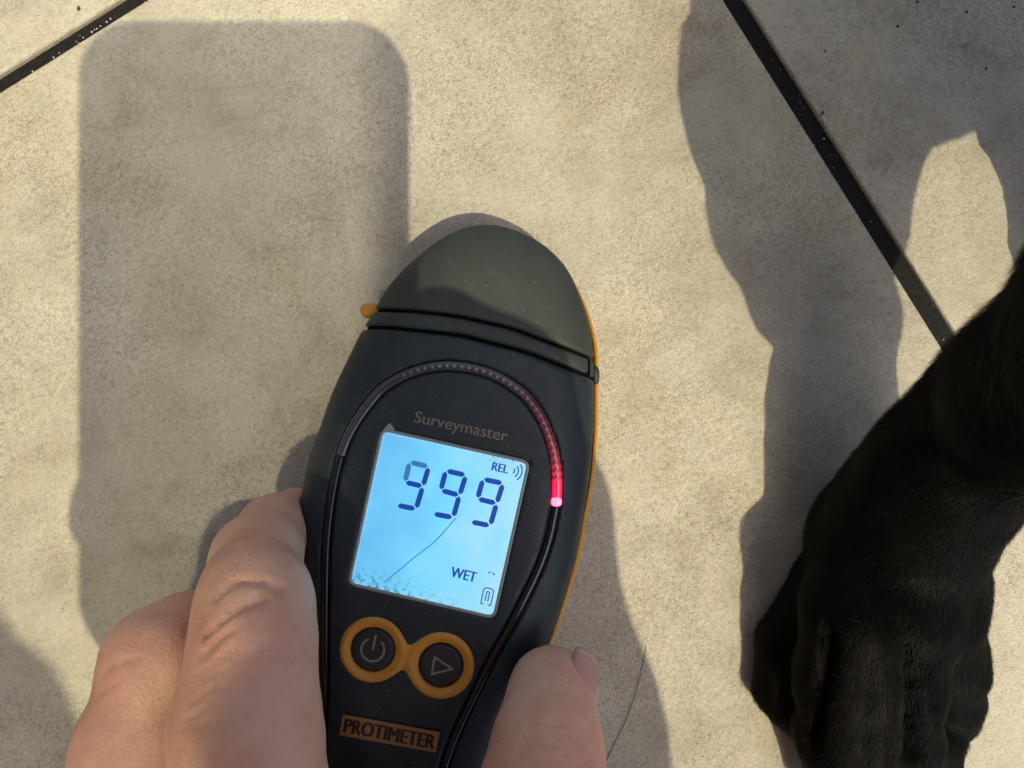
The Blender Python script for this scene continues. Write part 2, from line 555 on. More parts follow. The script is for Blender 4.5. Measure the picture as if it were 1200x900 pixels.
LINE1 = [(415, 366), (442, 363.5), (483, 364.5), (533, 370), (567, 377), (600, 385), (630, 396), (657, 406), (693, 420), (720, 431)]
LINE2 = [(405, 384), (430, 383.5), (457, 384), (490, 387), (538, 392.5), (573, 401), (615, 412), (657, 428), (693, 442), (720, 453)]
RING_CLEAR = [(399.5, 534), (407, 513), (418, 493), (433, 472), (448, 455.5), (470, 441.5), (490, 434), (507, 430), (527, 428.5), (550, 431),
              (567, 435), (585, 442.5), (600, 451.5), (616, 464), (630, 482), (639, 499), (647, 521), (651, 540), (653, 562), (652, 592)]
RING_BLACK_L = [(399.5, 534), (393, 560), (387, 595), (383, 633), (381.5, 670), (381, 720), (381, 780), (380, 830), (379, 870), (377, 910), (376, 960)]
RING_BLACK_R = [(652, 592), (649, 607), (644, 630), (633, 662), (616, 698), (600, 730), (585, 757), (570, 785), (553, 820), (540, 847), (529, 873), (520, 900), (506, 945)]
SCREEN = [(448, 503), (620, 541.5), (579, 724), (408.5, 684)]
BT1, BT2 = (436.8, 761.5), (516.6, 780)

def lift(line, n=6, off=0.0): return np.array([P(x, y, off) for x, y in catmull(line, n)])

meter = empty('moisture_meter', (TIP[0]-20, TIP[1]-90, 0))
tag(meter, 'charcoal and orange handheld damp meter with glowing blue display held flat on the paving', 'moisture meter')

h = .46
ax, G = grid((-58, -152, 9), (24, 41, 24.2), h)
X2, Y2 = np.meshgrid(ax[0], ax[1], indexing='ij')
D2 = lut(_LD, X2, Y2)
S2 = along(X2, Y2)
ZT = ztop_d(np.maximum(0, -D2), S2)
def above(line):
    """signed distance to a split line, negative on the tip side"""
    L = np.array([P(min(max(x, 436), 690), y)[:2] + (np.array([x - min(max(x, 436), 690), 0])/5.6) for x, y in catmull(line, 5)])
    d = line_dist(X2, Y2, L)
    yl = np.interp(X2, L[:, 0], L[:, 1])
    return np.where(Y2 > yl, -d, d)
A1, A2 = above(LINE1), above(LINE2)
XE = W(691, 430, 20)[0] - X2                    # the strap's right-hand end
base3 = np.maximum(np.maximum(D2[:, :, None], G[2]-ZT[:, :, None]), (ZE-2.7) - G[2])
base3 = np.where(G[2] < ZE, np.maximum(base3, D2[:, :, None] + .0), base3).astype(np.float32)
GAP = .33
def piece(name, region, mat, carve=None):
    r = region[:, :, None].astype(np.float32)
    D = -smin(-base3, -r, .9)                   # eased edges along the splits
    if carve is not None: D = np.maximum(D, -carve)
    D = D.astype(np.float32)
    V, F = surface_nets(D, (ax[0][0], ax[1][0], ax[2][0]), h)
    return mesh_obj(name, V, F, mat, meter)
piece('cap', A1 + GAP, M_SHELL)
strap_reg = np.maximum(np.maximum(-A1 + GAP, A2 + GAP), -(XE - .2))
piece('strap', strap_reg, M_SHELL)
end_reg = np.maximum(np.maximum(-A1 + GAP, A2 + GAP*.3), XE + .25)
piece('strap_latch', end_reg, M_SHELL)
# grooves and recesses in the face
ring_all = np.concatenate([P2(catmull(RING_BLACK_L, 4))[::-1], P2(catmull(RING_CLEAR, 4))[1:-1], P2(catmull(RING_BLACK_R, 4))])
dR = line_dist(X2, Y2, ring_all) - 1.15
SCR2 = P2(SCREEN)
dS = poly_sdf(X2, Y2, SCR2) - .25
cb1, cb2 = P(*BT1), P(*BT2)
dB = np.minimum(np.hypot(X2-cb1[0], Y2-cb1[1]), np.hypot(X2-cb2[0], Y2-cb2[1])) - 6.6
BADGE = [(402, 837), (515.5, 858), (511, 882), (397.5, 861.5)]
dBd = poly_sdf(X2, Y2, P2(BADGE)) - .1
def carve_of(d2, depth): return np.maximum(d2[:, :, None], (ZT[:, :, None] - depth) - G[2])
carve = np.minimum(np.minimum(carve_of(dR, .9), carve_of(dS, .75)), np.minimum(carve_of(dB, .9), carve_of(dBd, .5)))
piece('casing', -A2 + GAP, M_FACE, carve.astype(np.float32))
# dark inner core that shows in the splits
Dc = np.maximum(np.maximum(D2[:, :, None] + 1.2, G[2] - ZT[:, :, None] + 1.1), 9.2 - G[2]).astype(np.float32)
mesh_obj('inner_core', *surface_nets(Dc, (ax[0][0], ax[1][0], ax[2][0]), h), M_VOID, meter)

# orange lower half, a little prouder than the face along the right side
OR_PX = {4: (655, 306), 5: (667.5, 322), 6: (679, 340), 7: (690.5, 366), 8: (698, 393), 9: (701.5, 416), 10: (701.5, 440), 11: (701.5, 470),
         12: (701, 507), 13: (699, 535), 14: (696, 565), 15: (689.5, 600), 16: (683, 637), 17: (675, 672), 18: (659.5, 723), 19: (643, 766)}
ORP = [OR_PX.get(i, (528 + (p[0]-528)*.975, 740 + (p[1]-740)*.987)) for i, p in enumerate(OUT_PX)]
def shell_rings():
    pts = catmull(ORP, 4, True)
    ctr = np.array([W(530, 640, 11.5)[:2]])
    rings = []
    for z, ins in ((11.9, .9), (11.5, .25), (10.7, 0), (7.6, .25), (4.5, 1.5), (2.6, 3.2), (1.2, 5.5), (.4, 8.5)):
        R = np.array([W(x, y, 11.5)[:2] for x, y in pts])
        Tn = np.roll(R, -1, 0) - np.roll(R, 1, 0); Tn /= np.linalg.norm(Tn, axis=1)[:, None]
        Nn = np.stack([-Tn[:, 1], Tn[:, 0]], 1)
        s = np.sign(np.sum((ctr - R)*Nn, 1)); s[s == 0] = 1
        s = np.sign(np.median(s))
        k = np.ones(len(R))
        rings.append(np.column_stack([R + s*Nn*ins, np.full(len(R), z)]))
    m = len(pts); V = np.concatenate(rings)
    F = [(a*m+j, a*m+(j+1) % m, (a+1)*m+(j+1) % m, (a+1)*m+j) for a in range(len(rings)-1) for j in range(m)]
    F.append(tuple(range(m))); F.append(tuple((len(rings)-1)*m + j for j in range(m))[::-1])
    return V, F
mesh_obj('lower_shell', *shell_rings(), M_ORANGE, meter)
# orange tab of the pin cover at the left
def lozenge(c, dx, dy, dz, n=14, m=8):
    V = []; F = []
    for i in range(1, m):
        f = math.pi*i/m
        for j in range(n):
            a = 2*math.pi*j/n
            q = lambda v: math.copysign(abs(v)**.75, v)
            V.append((c[0] + dx*q(math.sin(f)*math.cos(a)), c[1] + dy*q(math.sin(f)*math.sin(a)), c[2] + dz*q(math.cos(f))))
    F = [(i*n+j, (i+1)*n+j, (i+1)*n+(j+1) % n, i*n+(j+1) % n) for i in range(m-2) for j in range(n)]
    F.append(tuple(range(n))); F.append(tuple((m-2)*n+j for j in range(n))[::-1])
    return np.array(V), F
mesh_obj('pin_tab', *lozenge(W(435, 364, 11), 2.4, 1.7, 1.8), M_ORANGE, meter)
mesh_obj('side_catch', *lozenge(W(698.5, 440, 13), .75, 2.0, 1.2), M_SHELL, meter)

# black groove liner and the clear light guide
for ln in (RING_BLACK_L, RING_BLACK_R):
    mesh_obj('groove_trim', *sweep(lift(ln, 6, -.5), .85, 12, .75), M_BLACK, meter)
LED_U = None
def guide_mat():
    m = new_mat('clear_light_guide', (.045, .045, .052), .12); t = NT(m)
    u = t.n('ShaderNodeSeparateXYZ'); t.l(t.coord('UV'), u.inputs[0]); u = u.outputs[0]
    glow = t.ramp(u, [(.52, 0.0), (.68, .008), (.80, .045), (.87, .15), (.92, .55), (.955, 1.0)])
    t.b.inputs['Emission Color'].default_value = (1.0, .003, .055, 1)
    seg_ = t.math('SINE', t.math('MULTIPLY', t.math('SUBTRACT', u, .30), 2*math.pi/(.625/30)))
    seg_ = t.math('ADD', .62, t.math('MULTIPLY', seg_, .38))
    seg_ = t.math('MAXIMUM', seg_, t.ramp(u, [(.915, 0.0), (.935, 1.0)]))
    t.l(t.math('MULTIPLY', t.math('MULTIPLY', glow, seg_), 1.3), t.b.inputs['Emission Strength'])
    t.b.inputs['Specular IOR Level'].default_value = .8
    return m
gp = lift(RING_CLEAR, 8, -.3)
seg = np.concatenate([[0], np.cumsum(np.linalg.norm(np.diff(gp, axis=0), axis=1))]); gu = seg/seg[-1]
V, F = sweep(gp, 1.02, 12, .75)
guide = mesh_obj('light_guide', V, F, guide_mat(), meter, uv=np.column_stack([np.repeat(gu, 12), np.zeros(len(V))]))
# the row of small lamps behind the guide
bead_m = new_mat('lamp_lens', (.30, .29, .31), .35)
t_ = NT(bead_m); _u = t_.n('ShaderNodeSeparateXYZ'); t_.l(t_.coord('UV'), _u.inputs[0])
t_.l(t_.ramp(_u.outputs[0], [(.2, (.05, .05, .06)), (.42, (.20, .19, .20)), (.62, (.22, .13, .15)), (.8, (.3, .06, .1))]), t_.b.inputs['Base Color'])  # reddens towards the lit lamp: its scattered glow put into the colour
t_.b.inputs['Emission Color'].default_value = (1.0, .10, .22, 1)
t_.l(t_.math('MULTIPLY', t_.ramp(_u.outputs[0], [(.5, 0.0), (.74, .03), (.9, .30)]), 1.0), t_.b.inputs['Emission Strength'])  # unlit lamps given some of that scattered glow as emission
BV, BF, BU = [], [], []
for s in np.linspace(.30, .925, 31):
    c = np.array([np.interp(s, gu, gp[:, i]) for i in range(3)]); c2 = np.array([np.interp(s+.004, gu, gp[:, i]) for i in range(3)])
    d = (c2 - c)/np.linalg.norm(c2 - c); e = np.array([-d[1], d[0], 0])
    w, l = (.42, .34)
    zz = np.array([0, 0, 1.0])
    k = len(BV)
    for z, sh in ((.45, 1.1), (.80, .75)):
        for a, b in ((-1, -1), (1, -1), (1, 1), (-1, 1)):
            BV.append(c + e*a*w*sh + d*b*l*sh + zz*z); BU.append((s, 0))
    BF += [(k+4, k+5, k+6, k+7)] + [(k+j, k+(j+1) % 4, k+4+(j+1) % 4, k+4+j) for j in range(4)]
o = mesh_obj('lamp_row', BV, np.array(BF), bead_m, guide, smooth=False, uv=BU)
o['kind'] = 'stuff'
led_m = emit(new_mat('lit_lamp', (1, .6, .65), .3), (1.0, .05, .10), 3.6)
c = P(652, 588, .25)
mesh_obj('lit_lamp', *lozenge(c, 1.12, .95, .55), led_m, guide)

# display
def quad_uv(u, v):
    q = np.array(SCREEN, float)
    return (q[0]*(1-u)*(1-v) + q[1]*u*(1-v) + q[2]*u*v + q[3]*(1-u)*v)
def screen_mat():
    m = new_mat('backlit_display', (.05, .13, .16), .35); t = NT(m)
    s = t.n('ShaderNodeSeparateXYZ'); uvc = t.coord('UV'); t.l(uvc, s.inputs[0]); u, v = s.outputs[0], s.outputs[1]
    n1 = t.noise(3.0, 3, .55, uvc)
    grad = t.math('ADD', t.math('MULTIPLY', u, .55), t.math('MULTIPLY', n1, .6))
    col = t.ramp(grad, [(.25, (.12, .47, .86)), (.55, (.18, .66, .96)), (.85, (.38, .74, .92))])
    # paler rim of the backlight
    du = t.math('MINIMUM', u, t.math('SUBTRACT', 1.0, u)); dv = t.math('MINIMUM', v, t.math('SUBTRACT', 1.0, v))
    e = t.math('MINIMUM', du, dv)
    rim = t.ramp(e, [(.004, 1.0), (.03, 0.0)])
    col = t.mix(t.math('MULTIPLY', rim, .55), col, (.45, .68, .74))
    # tiny dark flecks: thick along the lower left and the upper right edges
    sp = t.noise(125, 2, .6, uvc); sp2 = t.noise(30, 2, .5, uvc)
    low = t.math('MULTIPLY', t.ramp(v, [(.76, 0.0), (.98, 1.0)]), t.ramp(u, [(.15, 1.0), (.85, .45)]))
    up = t.math('MULTIPLY', t.ramp(v, [(.01, 1.0), (.13, 0.0)]), t.ramp(u, [(.45, 0.0), (.75, .75)]))
    lef = t.math('MULTIPLY', t.ramp(u, [(.0, .8), (.07, 0.0)]), t.ramp(v, [(.45, 0.0), (.7, 1.0)]))
    area = t.math('MAXIMUM', t.math('MAXIMUM', low, up), lef)
    area = t.math('MULTIPLY', area, t.ramp(sp2, [(.38, 0.0), (.6, 1.0)]))
    th = t.math('SUBTRACT', .78, t.math('MULTIPLY', area, .36))
    fleck = t.math('GREATER_THAN', sp, th)
    fleck = t.math('MULTIPLY', fleck, .95)
    col = t.mix(fleck, col, (.03, .10, .13))
    col = t.mix(t.math('MULTIPLY', up, .25), col, (.35, .60, .68))
    t.l(col, t.b.inputs['Emission Color'])
    t.b.inputs['Emission Strength'].default_value = .68
    return m
N = 14
sv, sf, suv = [], [], []
for j in range(N+1):
    for i in range(N+1):
        u, v = i/N, j/N
        # rounded corners
        px = quad_uv(u, v)
        sv.append(P(px[0], px[1], -.42)); suv.append((u, v))
sf = np.array([(j*(N+1)+i, j*(N+1)+i+1, (j+1)*(N+1)+i+1, (j+1)*(N+1)+i) for j in range(N) for i in range(N)])[:, ::-1]
screen = mesh_obj('display', sv, sf, screen_mat(), meter, uv=suv)
# pale gasket round the display
M_GASKET = plastic_mat('clear_gasket', (.23, .27, .26), .35)
cor = []
cc = np.array(SCREEN, float)
for i in range(4):
    a, b, c_ = cc[i-1], cc[i], cc[(i+1) % 4]
    r = 9.0
    p0 = b + (a-b)/np.linalg.norm(a-b)*r; p1 = b + (c_-b)/np.linalg.norm(c_-b)*r
    for k in range(6):
        t = k/5; cor.append((1-t)**2*p0 + 2*t*(1-t)*b + t*t*p1)
cor = np.array(cor + cor[:1])
mesh_obj('gasket', *sweep([P(x, y, -.30) for x, y in cor], .36, 8, .8, cap=False), M_GASKET, screen)
# rounded corner fillets of the casing over the display's corners
for i in range(4):
    arc = cor[i*6:i*6+6]
    pts = [P(cc[i][0] + (cc[i]-cc.mean(0))[0]*.012, cc[i][1] + (cc[i]-cc.mean(0))[1]*.012, -.12)] + [P(x, y, -.12) for x, y in arc]
    mesh_obj('corner_fillet', pts, [(0, k+1, k+2) for k in range(5)], M_FACE, screen, smooth=False)
mesh_obj('foil_flap', [P(449, 503, .02), P(457, 495.5, .08), P(462.5, 503, .05), P(461, 506, .02)], [(0, 3, 2, 1)], M_GASKET, screen, smooth=False)

M_SEG = emit(new_mat('display_segment', (.01, .04, .12), .35), (.003, .05, .36), .62)
M_SEGPALE = emit(new_mat('display_segment_pale', (.03, .08, .15), .35), (.03, .14, .40), .75)
def bars(name, lines, w, mat, parent, off=-.38, taper=True):
    V, F = [], []
    for a, b in lines:
        a, b = np.array(a, float), np.array(b, float)
        d = (b-a)/np.linalg.norm(b-a); e = np.array([-d[1], d[0]])*w/2
        g = d*w*.5 if taper else d*0
        k = len(V)
        for q in (a, a+g+e, b-g+e, b, b-g-e, a+g-e): V.append(P(q[0], q[1], off))
        F.append((k, k+1, k+2, k+3, k+4, k+5))
    return mesh_obj(name, V, F, mat, parent, smooth=False)
def digit(tl, tr, ml, mr, bl, br, first=False):
    z = lambda a, b, s=.045: (np.array(a)*(1-s) + np.array(b)*s, np.array(a)*s + np.array(b)*(1-s))
    o = bars('digit', [z(tl, tr), z(tl, ml), z(tr, mr), z(ml, mr), z(mr, br), z(bl, br)], 6.0, M_SEG, screen)
    if first:
        o.data.materials.append(M_SEGPALE)
        for i in (0, 1): o.data.polygons[i].material_index = 1  # reflection over the digit's upper bars, put in as a paler colour
digit((480, 541.5), (502.5, 547), (474.5, 565), (495.5, 570), (465, 592), (487.5, 596.5), True)
digit((522.5, 551.5), (546, 557), (516.5, 574.5), (538.5, 580.5), (507.5, 602), (531, 606.5))
digit((566, 561.5), (589.5, 566.5), (559.5, 584.5), (582, 590), (551.5, 611.5), (574.5, 616))

def text_polys(s):
    cu = bpy.data.curves.new('lettering', 'FONT'); cu.body = s; cu.size = 1.0; cu.resolution_u = 3
    o = bpy.data.objects.new('lettering', cu); COL.objects.link(o)
    bpy.context.view_layer.update()
    dg = bpy.context.evaluated_depsgraph_get(); ev = o.evaluated_get(dg); me = ev.to_mesh()
    V = np.array([v.co[:2] for v in me.vertices]); F = [tuple(p.vertices) for p in me.polygons]
    ev.to_mesh_clear(); bpy.data.objects.remove(o); bpy.data.curves.remove(cu)
    return V, F
def lettering(s, p0, p1, height, mat, parent, off, bold=0.0, name='lettering', slant=0.0):
    """text from pixel p0 to p1 along its baseline, capital height in pixels"""
    V, F = text_polys(s)
    p0, p1 = np.array(p0, float), np.array(p1, float)
    w = V[:, 0].max() - V[:, 0].min()
    d = (p1-p0)/np.linalg.norm(p1-p0); n = np.array([d[1], -d[0]])
    sx = np.linalg.norm(p1-p0)/w; sy = height/.69
    Q = []; FF = []
    for dx in ([0.0] if not bold else [-bold, -bold*.35, bold*.35, bold]):
        k = len(Q)
        for x, y in V:
            q = p0 + d*((x - V[:, 0].min())*sx + dx + slant*y*sy) + n*y*sy
            Q.append(P(q[0], q[1], off + .004*len(FF)/max(1, len(F))))
        FF += [tuple(i+k for i in f) for f in F]
    return mesh_obj(name, Q, FF, mat, parent, smooth=False)
lettering('REL', (576, 551), (594.5, 555), 10, M_SEG, screen, -.38, .45)
lettering('WET', (527.5, 675.5), (556.5, 682.5), 12, M_SEG, screen, -.38, .45)
for r, a0, a1 in ((4, -50, 50), (8.5, -48, 48), (13, -46, 46)):
    base_a = math.atan2(4.6, 20)
    pts = [(599 + r*math.cos(base_a + math.radians(a)), 551.3 + r*math.sin(base_a + math.radians(a))) for a in np.linspace(a0, a1, 7)]
    bars('sound_wave', list(zip(pts[:-1], pts[1:])), 1.5, M_SEG, screen, taper=False)
bx, by = np.array([11.5, 2.8]), np.array([-4.2, 19.0]); b0 = np.array([567.5, 688.0])
ic = lambda u, v: b0 + bx*u + by*v
bars('meter_symbol', [(ic(0, .1), ic(0, 1)), (ic(1, .1), ic(1, 1)), (ic(0, 1), ic(.3, 1)), (ic(.7, 1), ic(1, 1)), (ic(0, .1), ic(.3, 0)), (ic(.3, 0), ic(.7, 0)),
                      (ic(.7, 0), ic(1, .1)), (ic(.36, .22), ic(.36, .8)), (ic(.64, .22), ic(.64, .8)), (ic(.36, .22), ic(.64, .22))], 1.3, M_SEG, screen, taper=False)
bars('small_mark', [((572, 672), (575, 670)), ((577, 671), (580, 674))], 1.6, M_SEGPALE, screen, taper=False)
ck = catmull([(534, 607), (523, 620), (508, 636), (487, 652), (468, 668), (450, 682.5)], 4)
bars('hairline_scratch', list(zip(ck[:-1], ck[1:])), 1.1, M_SEGPALE, screen, off=-.36, taper=False)

# lettering and badge on the face
lettering('Surveymaster', (485, 494.5), (593.5, 517.5), 13.5, M_PRINT, meter, .05, .25)
def badge_mesh(n=16, m=4):
    q = np.array(BADGE, float); V = []
    for off in (.16, -.8):
        for b in range(m+1):
            for a in range(n+1):
                u, v = a/n, b/m
                p = q[0]*(1-u)*(1-v) + q[1]*u*(1-v) + q[2]*u*v + q[3]*(1-u)*v
                V.append(P(p[0], p[1], off))
    k = (n+1)*(m+1)
    F = [(b*(n+1)+a, (b+1)*(n+1)+a, (b+1)*(n+1)+a+1, b*(n+1)+a+1) for b in range(m) for a in range(n)]
    rim = list(range(n+1)) + [b*(n+1)+n for b in range(1, m+1)] + [m*(n+1)+a for a in range(n-1, -1, -1)] + [b*(n+1) for b in range(m-1, 0, -1)]
    F += [(a, b, b+k, a+k) for a, b in zip(rim, rim[1:] + rim[:1])]
    return V, F
badge = mesh_obj('badge', *badge_mesh(), plastic_mat('worn_bronze_badge', (.30, .16, .055), .5), meter, smooth=False)
lettering('PROTIMETER', (402.5, 858.0), (508.0, 877.8), 16.5, new_mat('badge_ink', (.018, .009, .005), .5), badge, .2, 1.05)

# orange figure-of-eight bezel and the two buttons
def ring_sdf():
    hh = .3
    a, g = grid((min(cb1[0], cb2[0])-9, min(cb1[1], cb2[1])-9, ZC-2), (max(cb1[0], cb2[0])+9, max(cb1[1], cb2[1])+9, ZC+1.6), hh)
    r1 = np.hypot(g[0]-cb1[0], g[1]-cb1[1]); r2 = np.hypot(g[0]-cb2[0], g[1]-cb2[1])
    out = smin(r1 - 6.85, r2 - 6.95, 3.6)
    inn = np.minimum(r1 - 4.55, r2 - 4.6)
    ztp = ZC + .55
    d = np.maximum(out, -inn)
    q = np.minimum(-out, np.maximum(inn, 0)*.55)   # dished towards the buttons
    top = g[2] - (ztp - .75*np.clip(1 - q/1.15, 0, 1)**2)
    D = np.maximum(np.maximum(d, top), (ZC - 1.4) - g[2]).astype(np.float32)
    return surface_nets(D, (a[0][0], a[1][0], a[2][0]), hh)
mesh_obj('button_bezel', *ring_sdf(), M_ORANGE, meter)
M_BTN = plastic_mat('dark_rubber_button', (.016, .015, .017), .55)
def button(c):
    V, F = [], []
    n = 40
    prof = [(4.4, -1.2), (4.4, -.12), (4.15, .12), (3.7, .2), (2.4, .12), (0.9, .06)]
    for r, z in prof:
        for j in range(n):
            a = 2*math.pi*j/n; V.append((c[0]+r*math.cos(a), c[1]+r*math.sin(a), ZC+z))
    F = [(i*n+j, i*n+(j+1) % n, (i+1)*n+(j+1) % n, (i+1)*n+j) for i in range(len(prof)-1) for j in range(n)]
    F.append(tuple((len(prof)-1)*n+j for j in range(n)))
    return mesh_obj('button', V, F, M_BTN, meter)
b1 = button(cb1); b2 = button(cb2)
def flatbars(name, lines, w, parent, z):
    V, F = [], []
    for a, b in lines:
        a, b = np.array(a, float), np.array(b, float)
        d = (b-a)/np.linalg.norm(b-a); e = np.array([-d[1], d[0]])*w/2; g = d*w*.4
        k = len(V)
        for q in (a-g+e, b+g+e, b+g-e, a-g-e): V.append(W(q[0], q[1], z + .01*len(F)/50))
        F.append((k, k+1, k+2, k+3))
    return mesh_obj(name, V, F, M_GREY, parent, smooth=False)
up = np.array([.22, -.975])
arc = [np.array(BT1) + 13.5*np.array([math.sin(a), -math.cos(a)]) for a in np.radians(np.linspace(14+38, 14+322, 22))]
flatbars('power_symbol', list(zip(arc[:-1], arc[1:])) + [(np.array(BT1) + up*1, np.array(BT1) + up*17)], 2.6, b1, ZC+.26)
tri = [(509.5, 770), (530, 784), (506, 790)]
flatbars('arrow_symbol', [(tri[0], tri[1]), (tri[1], tri[2]), (tri[2], tri[0])], 2.6, b2, ZC+.26)

# ------------------------------------------------------------------ a fine hair lying on the paving
hp = [W(x, y, .25) for x, y in catmull([(757, 757), (754, 775), (747, 805), (735, 840), (722, 868), (706, 900), (690, 925), (676, 940)], 5)]
hair = mesh_obj('loose_hair', *sweep(hp, np.linspace(.05, .085, len(hp)), 6), new_mat('dark_hair_strand', (.02, .018, .016), .4), base=W(735, 840, 0))
tag(hair, 'single fine dark hair curving across the shaded paving right of the thumb', 'hair')
hair.location = W(735, 840, 0)*MM

# ------------------------------------------------------------------ the dog
def px_crease(V, N, polys, depth, width):
    """press creases into the surface along lines given as 3D polylines (world mm); N vertex normals"""
    D = np.zeros(len(V))
    for L in polys:
        best = np.full(len(V), 1e9)
        for a, b in zip(L[:-1], L[1:]):
            d = b - a; t = np.clip(((V-a) @ d)/(d @ d + 1e-9), 0, 1)
            best = np.minimum(best, np.linalg.norm(V - a - t[:, None]*d, axis=1))
        D = np.maximum(D, np.exp(-(best/width)**2))
    return V - N*D[:, None]*depth
def normals(V, F):
    a, b, c, d = (V[F[:, i]] for i in range(4))
    n = np.cross(c - a, d - b)
    N = np.zeros_like(V)
    for i in range(4): np.add.at(N, F[:, i], n)
    return N/(np.linalg.norm(N, axis=1)[:, None] + 1e-12)

def dog_leg(G, D=None):
    leg = [(W(1042, 705, 15), 14.5), (W(1046, 642, 17), 15.5), (W(1077, 594, 27), 13.6), (W(1119, 541, 36), 12.7), (W(1203, 464, 50), 12.6),
           (np.array([85, -1, 62]), 14.6), (np.array([88, 8, 86]), 21.5), (np.array([93, 24, 112]), 29.5), (np.array([113, 40, 160]), 34)]
    d = chain(G, leg, 7)
    toes = [[(W(980, 700, 9), 10.5), (W(938, 760, 6.5), 8.8), (W(930, 806, 5.5), 7.8), (W(939, 840, 4), 5.0)],
            [(W(1004, 720, 24), 11), (W(993, 800, 22), 9.6), (W(990, 862, 18), 9.2), (W(985, 925, 9.5), 7.4)],
            [(W(1050, 715, 26), 12), (W(1042, 800, 23), 9.8), (W(1040, 862, 19), 9.6), (W(1044, 930, 10), 7.6)],
            [(W(1088, 715, 23), 10.2), (W(1103, 775, 16), 8.2), (W(1109, 815, 11), 6.8), (W(1122, 842, 6.5), 4.6)]]
    tt = None
    for t in toes:
        c = chain(G, t, 4)
        tt = c if tt is None else smin(tt, c, .8)
    # knuckle and pad masses
    tt = smin(tt, cone_sdf(G, W(1090, 860, 12), W(1086, 915, 8), 7.2, 6), .8)
    tt = smin(tt, cone_sdf(G, W(1030, 800, 6), W(1030, 760, 8), 10, 12), 2)
    d = smin(d, tt, 5)
    d = smin(d, cone_sdf(G, W(1131, 712, 14), W(1124, 680, 20), 3.4, 4.6), 6)
    return d
lo, hi = (45, -105, -.5), (126, 24, 92); h = .95
axd, G = grid(lo, hi, h)
D = dog_leg(G)
D = np.maximum(D, -G[2] + .2).astype(np.float32)
legV, legF = surface_nets(D, lo, h)
legN = normals(legV, legF)
def on_skin(D, lo, h, px, ztop_=78):
    """3D polyline over a sampled body's surface under the pixels px"""
    out = []
    for x, y in catmull(px, 5):
        zs = np.arange(ztop_, .5, -.4)
        k = (CAM_Z - zs)/CAM_Z/5
        ix = np.clip(((x-600)*k - lo[0])/h, 0, D.shape[0]-1).astype(int); iy = np.clip(((450-y)*k - lo[1])/h, 0, D.shape[1]-1).astype(int)
        iz = np.clip((zs - lo[2])/h, 0, D.shape[2]-1).astype(int)
        hit = np.argwhere(D[ix, iy, iz] < 0)
        if len(hit): out.append(W(x, y, zs[hit[0, 0]]))
    return np.array(out)
legV = px_crease(legV, legN, [on_skin(D, lo, h, c) for c in ([(974, 735), (968, 780), (962, 820), (950, 868)], [(1066, 755), (1068, 790), (1069, 840), (1071, 890)])], 4.6, 2.2)
legV = px_crease(legV, legN, [on_skin(D, lo, h, c) for c in ([(1016, 775), (1015, 805), (1014, 850), (1012, 895)], [(1084, 775), (1092, 810), (1104, 850)])], 1.3, 1.9)
# uneven coat
def vnoise(V, f, seed):
    r = np.random.default_rng(seed); s = np.zeros(len(V))
    for _ in range(6):
        k = r.normal(0, f, 3); s += np.sin(V @ k + r.uniform(0, 6.28))
    return s/6
legV = legV + legN*(vnoise(legV, .25, 3)*.6 + vnoise(legV, .8, 4)*.25)[:, None]
# the rest of the dog, standing to the right of the picture
lo, hi, h = (20, -230, -2), (640, 420, 440), 6.0
axd, G = grid(lo, hi, h)
v3 = lambda *a: np.array(a, float)
D = dog_leg(G)
D = smin(D, chain(G, [(v3(146, 6, 12), 13), (v3(137, 20, 34), 13.5), (v3(137, 40, 62), 14.5), (v3(141, 68, 108), 19), (v3(136, 92, 165), 42)], 6), 9)
body = chain(G, [(v3(134, 68, 198), 62), (v3(230, 120, 205), 82), (v3(340, 185, 210), 74), (v3(440, 245, 215), 66)], 30)
D = smin(D, body, 26)
D = smin(D, chain(G, [(v3(113, 40, 160), 30), (v3(128, 28, 150), 25.5), (v3(144, 44, 158), 24)], 8), 12)
D = smin(D, chain(G, [(v3(132, 54, 222), 48), (v3(145, 25, 290), 42), (v3(165, 0, 335), 42)], 15), 20)
D = smin(D, chain(G, [(v3(165, 0, 335), 42), (v3(194, -12, 340), 33), (v3(234, -32, 330), 21), (v3(246, -38, 327), 17)], 8), 10)     # skull and muzzle
for s in (-1, 1):
    e = v3(152, 12, 352) + v3(.4, .9, 0)*s*34
    D = smin(D, cone_sdf(G, e, e + v3(5, 0, -42) + v3(.6, .8, 0)*s*8, 14, 9), 5)    # ears
for s in (-1, 1):
    q = v3(440, 245, 190) + v3(-.5, .86, 0)*s*42
    D = smin(D, chain(G, [(q, 50), (q + v3(-20, -15, -75), 26), (q + v3(40, 22, -118), 17), (q + v3(22, 8, -175), 14), (q + v3(-15, -12, -180), 14)], 10), 14)
D = smin(D, chain(G, [(v3(495, 275, 240), 22), (v3(560, 330, 220), 14), (v3(600, 360, 160), 9)], 8), 12)
D = np.maximum(D, -G[2] + .2)
clip = np.maximum(np.maximum(G[1] - 18.5, G[2] - 80), G[0] - 118)      # leave the finely built foreleg out
D = np.maximum(D, np.where(clip < 0, -clip, -1).astype(np.float32)*1.0)
rV, rF = surface_nets(D.astype(np.float32), lo, h)
keep = np.all((legV[legF] < np.array([125.5, 23, 91])).all(axis=1), axis=1)
dV, dF = join((legV, legF[keep]), (rV, rF))
dog = mesh_obj('dog', dV, dF, M_FUR, base=(200, 100, 0))
tag(dog, 'black short-haired dog standing beside the meter, its big foreleg and paw on the paving', 'dog')

